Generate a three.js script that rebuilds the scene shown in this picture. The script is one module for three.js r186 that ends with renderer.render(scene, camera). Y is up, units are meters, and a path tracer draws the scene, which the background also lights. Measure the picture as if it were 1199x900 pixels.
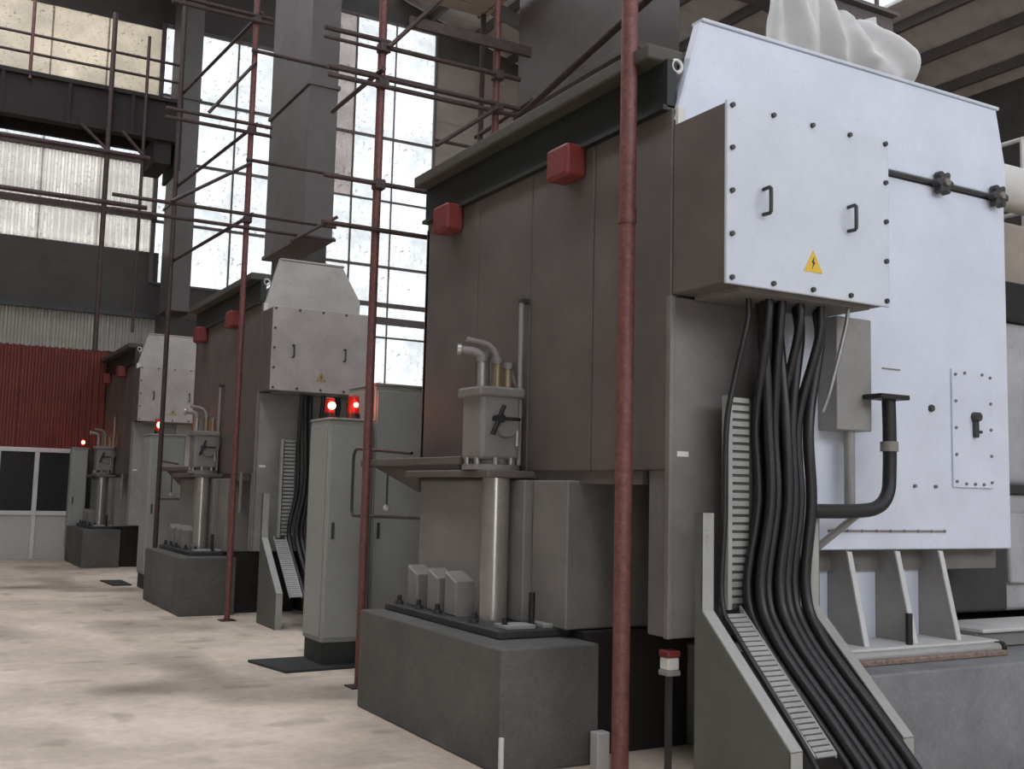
import * as THREE from 'three';
import { RoundedBoxGeometry } from 'three/addons/geometries/RoundedBoxGeometry.js';
import { mergeGeometries } from 'three/addons/utils/BufferGeometryUtils.js';
import { RectAreaLightUniformsLib } from 'three/addons/lights/RectAreaLightUniformsLib.js';

// ---------------------------------------------------------------- camera, sky, daylight, exposure
const scene = new THREE.Scene();
const camera = new THREE.PerspectiveCamera(39.345, 1199 / 900, 0.05, 200);
camera.position.set(0, 1.62, 0);
camera.up.set(-0.06987, 0.994785, 0.074303);
camera.lookAt(0.490862, 1.62 + 0.099129, -0.865581);
scene.add(camera);

const renderer = new THREE.WebGLRenderer({ antialias: true });
renderer.toneMapping = THREE.LinearToneMapping;
renderer.toneMappingExposure = 0.8;
renderer.shadowMap.enabled = true;
renderer.shadowMap.type = THREE.PCFSoftShadowMap;
RectAreaLightUniformsLib.init();

const SKY = 5.0;                                                   // overcast sky, one even colour all round
scene.background = new THREE.Color().setRGB(0.96 * SKY, 0.98 * SKY, 1.05 * SKY);
const DAY = [0.96, 0.98, 1.06];
function daylight(w, h, at, to, power) {                           // the daylight that a large opening lets in
  const l = new THREE.RectAreaLight(new THREE.Color().setRGB(...DAY), power, w, h);
  l.position.set(...at); l.lookAt(...to); l.name = 'daylight'; scene.add(l);
}
daylight(17, 5, [8.5, 7.9, 7.7], [8.5, 7.9, 0], 4.0);            // glazed gable wall behind the camera
daylight(2.4, 26, [0.3, 12.3, -9.5], [0.3, 0, -9.501], 6.0);      // roof light over the aisle

daylight(1.6, 26, [9.4, 13.6, -9.5], [9.4, 0, -9.501], 5.0);       // added roof light out of view, brightens the plastic sheet
daylight(3.3, 3.5, [-3.6, 1.85, 7.9], [-3.6, 1.85, 0], 3.5);       // unseen doorway behind the camera, placed for the corner column highlight

// ---------------------------------------------------------------- helpers
let seed = 7;
const rnd = () => { seed = (seed * 1664525 + 1013904223) >>> 0; return seed / 4294967296; };
const taken = new Map();
function numbered(name) {
  const n = taken.get(name) ?? 0; taken.set(name, n + 1);
  return n ? name + '_' + String(n).padStart(3, '0') : name;
}
const V = (x, y, z) => new THREE.Vector3(x, y, z);

function metreUV(g) {                                              // uv in metres, by the way each face points
  g = g.index ? g.toNonIndexed() : g;
  const p = g.attributes.position, uv = new Float32Array(p.count * 2);
  const a = V(), b = V(), c = V();
  for (let i = 0; i < p.count; i += 3) {
    a.fromBufferAttribute(p, i); b.fromBufferAttribute(p, i + 1); c.fromBufferAttribute(p, i + 2);
    const n = b.clone().sub(a).cross(c.clone().sub(a)), x = Math.abs(n.x), y = Math.abs(n.y), z = Math.abs(n.z);
    [a, b, c].forEach((q, k) => {
      const [u, v] = y >= x && y >= z ? [q.x, q.z] : x >= z ? [q.z, q.y] : [q.x, q.y];
      uv[(i + k) * 2] = u; uv[(i + k) * 2 + 1] = v;
    });
  }
  g.setAttribute('uv', new THREE.BufferAttribute(uv, 2));
  return g;
}
function box(x0, x1, y0, y1, z0, z1, r = 0) {
  const w = x1 - x0, h = y1 - y0, d = z1 - z0;
  const g = r ? new RoundedBoxGeometry(w, h, d, 2, Math.min(r, w / 2.01, h / 2.01, d / 2.01)) : new THREE.BoxGeometry(w, h, d);
  g.translate((x0 + x1) / 2, (y0 + y1) / 2, (z0 + z1) / 2);
  return g;
}
function rod(a, b, r, r2 = r, seg = 12) {
  const p = V(...a), q = V(...b), d = q.clone().sub(p), g = new THREE.CylinderGeometry(r2, r, d.length(), seg);
  g.applyQuaternion(new THREE.Quaternion().setFromUnitVectors(V(0, 1, 0), d.clone().normalize()));
  const m = p.add(q).multiplyScalar(0.5); g.translate(m.x, m.y, m.z);
  return g;
}
function pipe(points, r, n = 40, seg = 10, tension = 0.5) {
  return new THREE.TubeGeometry(new THREE.CatmullRomCurve3(points.map((p) => V(...p)), false, 'catmullrom', tension), n, r, seg, false);
}
function plate(points, axis, at, thick, bevel = 0) {               // outline extruded along x (points z,y), y (x,z) or z (x,y)
  const s = new THREE.Shape(points.map(([u, v]) => new THREE.Vector2(axis === 'x' ? -u : u, axis === 'y' ? -v : v)));
  const g = new THREE.ExtrudeGeometry(s, { depth: thick - 2 * bevel, bevelEnabled: bevel > 0, bevelThickness: bevel, bevelSize: bevel, bevelOffset: -bevel, bevelSegments: 1, curveSegments: 10 });
  g.translate(0, 0, bevel);
  if (axis === 'x') { g.rotateY(Math.PI / 2); g.translate(at, 0, 0); }
  if (axis === 'y') { g.rotateX(-Math.PI / 2); g.translate(0, at, 0); }
  if (axis === 'z') g.translate(0, 0, at);
  return g;
}
function join(list) {
  return mergeGeometries(list.map((g) => { g = g.index ? g.toNonIndexed() : g; if (!g.attributes.uv) metreUV(g); for (const k of Object.keys(g.attributes)) if (!['position', 'normal', 'uv'].includes(k)) g.deleteAttribute(k); return g; }));
}
function corrugated(x0, x1, y0, y1, z, pitch = 0.12, deep = 0.02) {    // trapezoid profile sheet, ribs upright
  const n = Math.max(2, Math.round((x1 - x0) / pitch)), xs = [], step = (x1 - x0) / n;
  for (let i = 0; i < n; i++) { const x = x0 + i * step; xs.push([x, 0], [x + step * 0.35, 0], [x + step * 0.5, deep], [x + step * 0.85, deep]); }
  xs.push([x1, 0]);
  const pts = [...xs, ...xs.slice().reverse().map(([x, d]) => [x, d - 0.006])];
  return plate(pts.map(([x, d]) => [x, z + d]), 'y', y0, y1 - y0);
}
function mesh(g, m) {
  const o = new THREE.Mesh(metreUV(g), m); o.castShadow = o.receiveShadow = true;
  return o;
}
function thing(name, label, category, at = [0, 0, 0], group) {
  const o = new THREE.Group(); o.name = numbered(name); o.position.set(...at); o.userData = { label, category };
  if (group) o.userData.group = group;
  scene.add(o); return o;
}
function part(parent, name, g, m, label) {                         // g in world metres; moved into its thing's axes
  const o = mesh(g, m); o.name = name;
  if (label) o.userData.label = label;
  let p = parent, off = V();
  while (p && p !== scene) { off.add(p.position); p = p.parent; }
  o.geometry.translate(-off.x, -off.y, -off.z);
  parent.add(o); return o;
}
function single(name, label, category, g, m, group) {
  const o = mesh(g, m); o.name = numbered(name); o.userData = { label, category };
  if (group) o.userData.group = group;
  scene.add(o); return o;
}
function structure(name, label, category) {
  const o = new THREE.Group(); o.name = name; o.userData = { kind: 'structure', label, category }; scene.add(o); return o;
}

// ---------------------------------------------------------------- textures (grain, dust, stains; no light)
function lattice(n, s) {
  let q = s; const r = () => { q = (q * 1103515245 + 12345) >>> 0; return (q >>> 8) / 16777216; };
  const a = new Float32Array(n * n); for (let i = 0; i < n * n; i++) a[i] = r();
  return (u, v) => {                                               // tileable value noise, u and v 0..1
    const x = u * n, y = v * n, i = Math.floor(x), j = Math.floor(y); let fx = x - i, fy = y - j;
    fx = fx * fx * (3 - 2 * fx); fy = fy * fy * (3 - 2 * fy);
    const at = (p, o) => a[((o % n + n) % n) * n + ((p % n + n) % n)];
    return (at(i, j) * (1 - fx) + at(i + 1, j) * fx) * (1 - fy) + (at(i, j + 1) * (1 - fx) + at(i + 1, j + 1) * fx) * fy;
  };
}
function texture(size, metres, fn, srgb = true) {
  const d = new Uint8Array(size * size * 4);
  for (let j = 0; j < size; j++) for (let i = 0; i < size; i++) {
    const c = fn(i / size, j / size), o = (j * size + i) * 4;
    for (let k = 0; k < 3; k++) d[o + k] = Math.max(0, Math.min(255, c[k] * 255));
    d[o + 3] = 255;
  }
  const t = new THREE.DataTexture(d, size, size); t.wrapS = t.wrapT = THREE.RepeatWrapping; t.magFilter = THREE.LinearFilter; t.minFilter = THREE.LinearMipmapLinearFilter;
  t.generateMipmaps = true; if (srgb) t.colorSpace = THREE.SRGBColorSpace; t.repeat.set(1 / metres, 1 / metres); t.needsUpdate = true;
  return t;
}
const N1 = lattice(5, 11), N2 = lattice(13, 23), N3 = lattice(37, 41), N4 = lattice(96, 67), N5 = lattice(200, 91);
const fbm = (u, v) => 0.42 * N1(u, v) + 0.28 * N2(u, v) + 0.17 * N3(u, v) + 0.13 * N4(u, v);
const grimeT = texture(512, 1.7, (u, v) => { const a = fbm(u, v), s = N4(u, v) > 0.86 ? 0.05 : 0, c = 0.86 + 0.2 * (a - 0.3) - s; return [c, c * 0.995, c * 0.985]; });
const paintT = texture(512, 2.3, (u, v) => { const c = 0.94 + 0.09 * (fbm(u, v) - 0.5) - (N5(u, v) > 0.93 ? 0.04 : 0); return [c, c, c]; });
const concreteT = texture(512, 2.1, (u, v) => { const c = 0.78 + 0.3 * (fbm(u, v) - 0.4) + 0.06 * (N5(u, v) - 0.5); return [c, c * 0.985, c * 0.965]; });
const floorT = texture(1024, 9.0, (u, v) => {
  const a = fbm(u, v), w = fbm(v + 0.37, u * 1.0 + 0.11), stain = Math.max(0, N2(u + 0.2, v) - 0.62) * 0.55 + Math.max(0, N3(u, v + 0.3) - 0.78) * 0.5;
  const c = 0.86 + 0.3 * (a - 0.48) + 0.16 * (w - 0.5) + 0.05 * (N5(u, v) - 0.5) - stain;
  return [c, c * 0.955, c * 0.905];
});
const paneT = texture(512, 2.6, (u, v) => { const s = N4(u, v) > 0.8 ? 0.2 : 0, c = 0.9 + 0.2 * (fbm(u, v) - 0.5) - s * N2(u, v); return [c, c, c * 0.99]; });
const bumpT = texture(512, 1.1, (u, v) => { const c = 0.5 + 0.5 * (fbm(u, v) - 0.5) + 0.2 * (N5(u, v) - 0.5); return [c, c, c]; }, false);
const rustT = texture(512, 0.9, (u, v) => { const a = N3(u, v), b = N4(u, v), c = 0.86 + 0.2 * (a - 0.5) + 0.12 * (b - 0.5); return [c, c * (0.94 + 0.1 * b), c * 0.95]; });

function mat(r, g, b, o = {}) {
  const { map = grimeT, rough = 0.65, metal = 0, bump = 0, ...rest } = o;
  const m = new THREE.MeshPhysicalMaterial({ roughness: rough, metalness: metal, map, ...rest });
  m.color.setRGB(r, g, b);
  if (bump) { m.bumpMap = bumpT; m.bumpScale = bump; }
  return m;
}
const M = {
  grey: mat(0.14, 0.121, 0.112, { rough: 0.55 }),                   // machine paint
  greyPanel: mat(0.2, 0.19, 0.182, { rough: 0.55 }),
  greyLight: mat(0.3, 0.295, 0.285, { rough: 0.45 }),
  white: mat(0.7, 0.745, 0.84, { map: paintT, rough: 0.42 }),
  lidFar: mat(0.47, 0.435, 0.42, { rough: 0.55 }),              // lids and hoods of the far sets, a darker and warmer grey
  hoodFar: mat(0.56, 0.53, 0.5, { rough: 0.55 }),
  lid: mat(0.62, 0.66, 0.73, { map: paintT, rough: 0.45 }),
  gusset: mat(0.34, 0.33, 0.315),
  gussetEdge: mat(0.6, 0.6, 0.58, { map: paintT }),
  darkSteel: mat(0.05, 0.05, 0.05, { rough: 0.5 }),
  green: mat(0.016, 0.02, 0.018, { rough: 0.6 }),
  olive: mat(0.085, 0.08, 0.064, { rough: 0.7 }),
  redBox: mat(0.22, 0.035, 0.03, { rough: 0.5 }),
  tube: mat(0.2, 0.075, 0.07, { map: rustT, rough: 0.5 }),
  tubeDark: mat(0.07, 0.042, 0.04, { map: rustT, rough: 0.6 }),
  concrete: mat(0.17, 0.172, 0.165, { map: concreteT, rough: 0.9, bump: 0.004 }),
  concretePale: mat(0.3, 0.315, 0.345, { map: concreteT, rough: 0.85, bump: 0.004 }),
  rust: mat(0.3, 0.22, 0.195, { map: rustT, rough: 0.9 }),
  floor: mat(0.9, 0.84, 0.77, { map: floorT, rough: 0.7, bump: 0.003 }),
  cabinet: mat(0.36, 0.37, 0.34, { map: paintT, rough: 0.5 }),
  cabinetBase: mat(0.035, 0.04, 0.036),
  steel: mat(0.42, 0.42, 0.41, { rough: 0.35, metal: 0.6 }),
  galv: mat(0.46, 0.47, 0.45, { rough: 0.5, metal: 0.3 }),
  walkway: mat(0.03, 0.026, 0.023, { rough: 0.9 }),
  column: mat(0.42, 0.4, 0.37, { rough: 0.24, metal: 0.5 }),
  trayGrey: mat(0.13, 0.135, 0.12, { rough: 0.6 }),
  cable: mat(0.018, 0.018, 0.02, { rough: 0.4 }),
  conduit: mat(0.4, 0.4, 0.4, { rough: 0.35, metal: 0.5 }),
  black: mat(0.015, 0.015, 0.016, { rough: 0.5 }),
  castIron: mat(0.25, 0.235, 0.225, { rough: 0.5 }),
  brass: mat(0.36, 0.29, 0.18, { rough: 0.4, metal: 0.5 }),
  yellowFar: mat(0.42, 0.33, 0.16),  // duller yellow for the signs of the far sets
  yellow: mat(0.75, 0.5, 0.05, { map: paintT }),
  plastic: mat(0.93, 0.93, 0.91, { map: paintT, rough: 0.6, side: THREE.DoubleSide, transmission: 0.4, thickness: 0 }),
  wallDark: mat(0.085, 0.078, 0.072, { rough: 0.8 }),
  wallRed: mat(0.2, 0.045, 0.036, { rough: 0.75 }),
  wallPale: mat(0.42, 0.4, 0.36, { rough: 0.75 }),
  wallBeige: mat(0.36, 0.31, 0.27, { rough: 0.8 }),
  roof: mat(0.6, 0.55, 0.52, { rough: 0.8 }),
  purlin: mat(0.14, 0.12, 0.115, { rough: 0.7 }),
  duct: mat(0.13, 0.115, 0.112, { rough: 0.6 }),
  frameWhite: mat(0.72, 0.7, 0.67, { map: paintT }),
  doorPanel: mat(0.55, 0.53, 0.5, { map: paintT }),
  glassDark: mat(0.03, 0.032, 0.034, { map: paintT, rough: 0.12 }),
  insulation: mat(0.5, 0.5, 0.52, { rough: 0.4 }),
  pane: mat(0.8, 0.82, 0.84, { map: paneT, rough: 0.45, transmission: 0.95, thickness: 0 }),
  paneBack: mat(0.72, 0.735, 0.74, { map: paneT, rough: 0.5, transmission: 0.95, thickness: 0 }),
  paneDirty: mat(0.46, 0.43, 0.42, { map: paneT, rough: 0.6, transmission: 0.9, thickness: 0 }),
  sheetPale: mat(0.74, 0.72, 0.69, { map: paneT, rough: 0.8, transmission: 0.75, thickness: 0 }),
  sheetYellow: mat(0.7, 0.65, 0.57, { map: paneT, rough: 0.8, transmission: 0.7, thickness: 0 }),
};

// ---------------------------------------------------------------- the hall
const X0 = -6, X1 = 21, ZB = -24.3, ZF = 8, RX = 7.5, RY = 14.8, EY = 11;
const roofY = (x) => x < RX ? EY + (RY - EY) * (x - X0) / (RX - X0) : EY + (RY - EY) * (X1 - x) / (X1 - RX);
{
  const f = structure('floor', 'dusty pale concrete floor of the engine hall', 'floor');
  part(f, 'slab', box(X0, X1, -0.3, 0, ZB, ZF), M.floor);
}
{ // back wall: sheets in rows, each sheet a piece
  const w = structure('wall_back', 'sheet-clad end wall with a red band behind the generators', 'wall');
  const row = (name, x0, x1, y0, y1, step, m, ribs) => {
    const n = Math.max(1, Math.round((x1 - x0) / step)), s = (x1 - x0) / n;
    for (let i = 0; i < n; i++) {
      const a = x0 + i * s, b = x0 + (i + 1) * s + (i < n - 1 ? 0.03 : 0), lap = (i % 2) * 0.008;
      part(w, name, ribs ? corrugated(a, b, y0, y1 + 0.02, ZB + lap, 0.13, 0.03) : box(a, b, y0, y1 + 0.01, ZB - 0.06 + lap, ZB + lap), m);
    }
  };
  row('wall_panel', X0, 0.55, 0, 2.29, 2, M.wallDark); row('wall_panel', 3.32, X1, 0, 2.29, 2.2, M.wallDark);
  row('red_sheet', X0, 4.7, 2.29, 4.4, 1.3, M.wallRed, true); row('wall_panel', 4.7, 8.5, 2.29, 5.25, 1.9, M.wallDark);
  row('pale_sheet', X0, 4.7, 4.4, 5.25, 1.1, M.wallPale, true);
  row('dark_panel', X0, 4.7, 5.25, 6.68, 2.1, M.wallDark); row('dark_panel', 4.7, 8.5, 5.25, 6.0, 1.9, M.wallDark);
  row('wall_panel', 8.5, 11.35, 2.29, 4.1, 1.4, M.wallBeige);
  row('dark_panel', X0, 4.5, 9.1, 10.25, 2.1, M.wallDark);
  row('beige_panel', 11.35, X1, 2.29, 5.6, 2.4, M.wallBeige); row('beige_panel', 11.35, X1, 5.6, 8.4, 2.4, M.wallBeige); row('beige_panel', 11.35, X1, 8.4, 11.0, 2.4, M.wallBeige);
  // gable above the eaves, following the roof
  const gab = (x0, x1, y0, m) => part(w, 'gable_sheet', plate([[x0, y0], [x1, y0], [x1, roofY(x1) - 0.02], ...(x0 < RX && x1 > RX ? [[RX, RY - 0.02]] : []), [x0, roofY(x0) - 0.02]], 'z', ZB - 0.06, 0.06), m);
  gab(X0 + 0.01, -1.2, 11.75 > roofY(-1.2) ? 10.25 : 10.25, M.wallDark); gab(-1.2, 1.6, 11.8, M.wallDark); gab(1.6, 4.5, 11.8, M.wallDark); gab(4.5, 7.3, 11.95, M.wallDark);
  row('beige_panel', 11.35, 14, 11.0, 12.6, 2.4, M.wallBeige); gab(11.35, 14, 12.6, M.wallDark); gab(14, 17.5, 11.0, M.wallDark); gab(17.5, X1 - 0.01, 11.0 - 0.0, M.wallDark);
  part(w, 'rail', box(X0, 4.6, 8.64, 8.75, ZB - 0.05, ZB + 0.08), M.tubeDark); part(w, 'rail', box(X0, 4.6, 7.41, 7.55, ZB - 0.05, ZB + 0.1), M.tubeDark);
  part(w, 'rail', box(X0, 4.7, 5.2, 5.32, ZB, ZB + 0.12), M.darkSteel);
  part(w, 'wall_column', box(7.3, 8.5, 6.0, roofY(7.3) - 0.05, ZB - 0.1, ZB + 0.12), M.wallDark);
}
function glazing(name, label, panes, m, bars = []) {
  const w = structure(name, label, 'window');
  for (const [x0, x1, y0, y1, mm] of panes) part(w, 'pane', box(x0 + 0.015, x1 - 0.015, y0 + 0.015, y1 - 0.015, ZB - 0.035, ZB - 0.029), mm ?? m);
  for (const [x0, x1, y0, y1] of bars) part(w, 'glazing_bar', box(x0, x1, y0, y1, ZB - 0.06, ZB + 0.03, 0.008), M.purlin);
  return w;
}
{
  const low = structure('window_1', 'rows of pale ribbed translucent sheets under the walkway', 'window');
  for (const [y0, y1] of [[6.68, 7.41], [7.55, 8.64], [8.75, 9.1]])
    for (let i = 0; i < 9; i++) part(low, 'translucent_sheet', corrugated(X0 + i * 1.17, X0 + (i + 1) * 1.17 + 0.04, y0, y1, ZB - 0.02 + (i % 2) * 0.008, 0.13, 0.03), y0 > 8.7 ? M.paneBack : M.sheetPale);
  const up = structure('window_2', 'yellowed translucent sheets above the dark walkway', 'window');
  for (let i = 0; i < 5; i++) part(up, 'translucent_sheet', box(-1.2 + i * 1.14, -1.2 + (i + 1) * 1.14 + (i < 4 ? 0.04 : 0), 10.25, 11.8, ZB - 0.035 + (i % 2) * 0.008, ZB - 0.03 + (i % 2) * 0.008), M.sheetYellow);
  // glazing beside the middle duct
  const p3 = []; for (const [x0, x1] of [[4.6, 5.15], [5.25, 6.25], [6.25, 7.25]]) for (const [y0, y1] of [[6.0, 7.4], [7.4, 8.8], [8.8, 10.3], [10.3, 11.9]]) p3.push([x0, x1, y0, y1]);
  glazing('window_3', 'bright glazing between the two far grey ducts', p3, M.paneBack, [[5.15, 5.25, 6.0, 11.95], [4.5, 4.6, 6.0, 11.95], [7.25, 7.3, 6, 11.95], [6.235, 6.265, 6, 11.95], ...[6.0, 7.4, 8.8, 10.3, 11.9].map((y) => [4.6, 7.25, y - 0.03, y + 0.03])]);
  const p4 = [], b4 = [];
  const xs = [8.55, 9.15, 10.2, 11.3], ys = [4.1, 5.3, 7.05, 8.7, 10.3, 11.9, 13.3];
  for (let i = 0; i < 3; i++) for (let j = 0; j < 6; j++) p4.push([xs[i], xs[i + 1], ys[j], ys[j + 1], i === 0 && j > 2 ? M.paneDirty : undefined]);
  ys.forEach((y, j) => b4.push([8.5, 11.35, y - (j % 2 ? 0.02 : 0.03), y + (j % 2 ? 0.02 : 0.03)]));
  b4.push([8.5, 8.56, 4.1, 13.3], [11.29, 11.35, 4.1, 13.3], [9.135, 9.165, 4.1, 13.3], [10.19, 10.21, 4.1, 13.3]);
  b4.push([9.2, 11.3, 5.62, 5.8], [9.2, 11.3, 6.05, 6.16]);
  glazing('window_4', 'tall overexposed glazing behind the red scaffold', p4, M.paneBack, b4);
  const top = structure('trim_1', 'dark sheet closing the gable above the tall glazing', 'trim');
  part(top, 'gable_sheet', plate([[8.5, 13.3], [11.35, 13.3], [11.35, roofY(11.35) - 0.02], [8.5, roofY(8.5) - 0.02]], 'z', ZB - 0.06, 0.06), M.wallDark);
}
{ // white framed partition at the foot of the back wall
  const d = structure('door_1', 'white framed glazed partition at the foot of the red wall', 'door');
  const z0 = ZB - 0.05, z1 = ZB + 0.06;
  part(d, 'frame_rail', box(0.55, 3.32, 2.2, 2.29, z0, z1, 0.01), M.frameWhite); part(d, 'frame_rail', box(0.55, 3.32, 0.9, 0.99, z0, z1, 0.01), M.frameWhite);
  for (const x of [0.55, 1.72, 2.45, 3.23]) part(d, 'frame_post', box(x, x + 0.09, 0, 2.2, z0, z1 + 0.005, 0.01), M.frameWhite);
  for (const [a, b] of [[0.64, 1.72], [1.81, 2.45], [2.54, 3.23]]) {
    part(d, 'pane', box(a, b, 0.99, 2.2, ZB - 0.01, ZB), M.glassDark); part(d, 'lower_panel', box(a, b, 0, 0.9, ZB - 0.02, ZB + 0.02, 0.01), M.doorPanel);
  }
}
{ // side walls and the glazed wall behind the camera
  const l = structure('wall_left', 'plain clad side wall along the aisle', 'wall'); part(l, 'cladding', box(X0 - 0.2, X0, 0, EY, ZB, ZF), M.wallPale);
  const r = structure('wall_right', 'clad far side wall beyond the engines', 'wall'); part(r, 'cladding', box(X1, X1 + 0.2, 0, EY, ZB, ZF), M.wallDark);
  const f = structure('wall_front', 'gable wall with large windows behind the camera', 'wall');
  part(f, 'cladding', plate([[X0, 3.7], [-1.8, 3.7], [-1.8, 0], [X1, 0], [X1, 5.2], [X0, 5.2]], 'z', ZF, 0.2), M.wallPale);
  part(f, 'cladding', box(X0, -5.4, 0, 3.7, ZF, ZF + 0.2), M.wallPale);
  part(f, 'cladding', plate([[X0, 5.2], [0, 5.2], [0, 10.6], [X0, 10.6]], 'z', ZF, 0.2), M.wallPale); part(f, 'cladding', plate([[17, 5.2], [X1, 5.2], [X1, 10.6], [17, 10.6]], 'z', ZF, 0.2), M.wallPale);
  part(f, 'cladding', plate([[X0, 10.6], [X1, 10.6], [X1, EY], [RX, RY], [X0, EY]], 'z', ZF, 0.2), M.wallPale);
  const dr = structure('door_2', 'unseen open doorway behind the camera, placed for the corner column highlight', 'door');
  for (const x of [-5.4, -1.9]) part(dr, 'door_post', box(x, x + 0.1, 0, 3.7, ZF - 0.02, ZF + 0.22), M.purlin); part(dr, 'door_lintel', box(-5.3, -1.9, 3.6, 3.7, ZF - 0.02, ZF + 0.22), M.purlin);
  const w = structure('window_5', 'large glazing in the wall behind the camera', 'window');
  for (let i = 0; i < 6; i++) for (let j = 0; j < 3; j++) part(w, 'pane', box(i * 17 / 6 + 0.03, (i + 1) * 17 / 6 - 0.03, 5.2 + j * 5.4 / 3 + 0.03, 5.2 + (j + 1) * 5.4 / 3 - 0.03, ZF + 0.1, ZF + 0.106), M.pane);
  for (let i = 1; i < 6; i++) part(w, 'glazing_bar', box(i * 17 / 6 - 0.04, i * 17 / 6 + 0.04, 5.2, 10.6, ZF + 0.06, ZF + 0.16), M.purlin);
  for (let j = 1; j < 3; j++) part(w, 'glazing_bar', box(0, 17, 5.2 + j * 5.4 / 3 - 0.04, 5.2 + j * 5.4 / 3 + 0.04, ZF + 0.05, ZF + 0.17), M.purlin);
}
{ // roof: sheets between roof lights, purlins along the hall, rafters across
  const c = structure('ceiling', 'sheeted roof with purlins, rafters and strips of roof lights', 'ceiling');
  const lights = [[-1, 1.6], [8.6, 10.2], [16.2, 17.5]];  // middle strip is unseen, added to light the plastic sheet
  const slope = (x0, x1, z0, z1, t = 0.08, dy = 0) => plate([[x0, roofY(x0) + dy], [x1, roofY(x1) + dy], [x1, roofY(x1) + dy + t], [x0, roofY(x0) + dy + t]], 'z', z0, z1 - z0);
  const edges = [X0 - 0.2, -3.4, -1, 1.6, 4.4, RX, 8.6, 10.2, 13, 16.2, 17.5, X1 + 0.2];
  for (let i = 0; i < edges.length - 1; i++) {
    let glass = lights.some(([a, b]) => a === edges[i] && b === edges[i + 1]);
    for (let z = ZB - 0.1, pane = glass; z < ZF; z += 2.7) { glass = pane && !(edges[i] > 16 && edges[i] < 17 && z < -16.5); part(c, glass ? 'roof_light' : 'roof_sheet', slope(edges[i], edges[i + 1], z, Math.min(z + 2.7, ZF + 0.2), glass ? 0.006 : 0.08), glass ? M.pane : M.roof); }
  }
  for (let x = -5; x < X1; x += 1.15) { if (lights.some(([a, b]) => x > a + 0.1 && x < b - 0.1)) continue; part(c, 'purlin', box(x - 0.05, x + 0.05, roofY(x) - 0.24, roofY(x) - 0.02, ZB + 0.02, ZF - 0.02), M.purlin); }
  for (let z = -22; z < 7; z += 5.4) for (const [a, b] of [[X0, RX], [RX, X1]]) part(c, 'rafter', slope(a, b, z - 0.1, z + 0.1, 0.3, -0.55), M.purlin);
}

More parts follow.
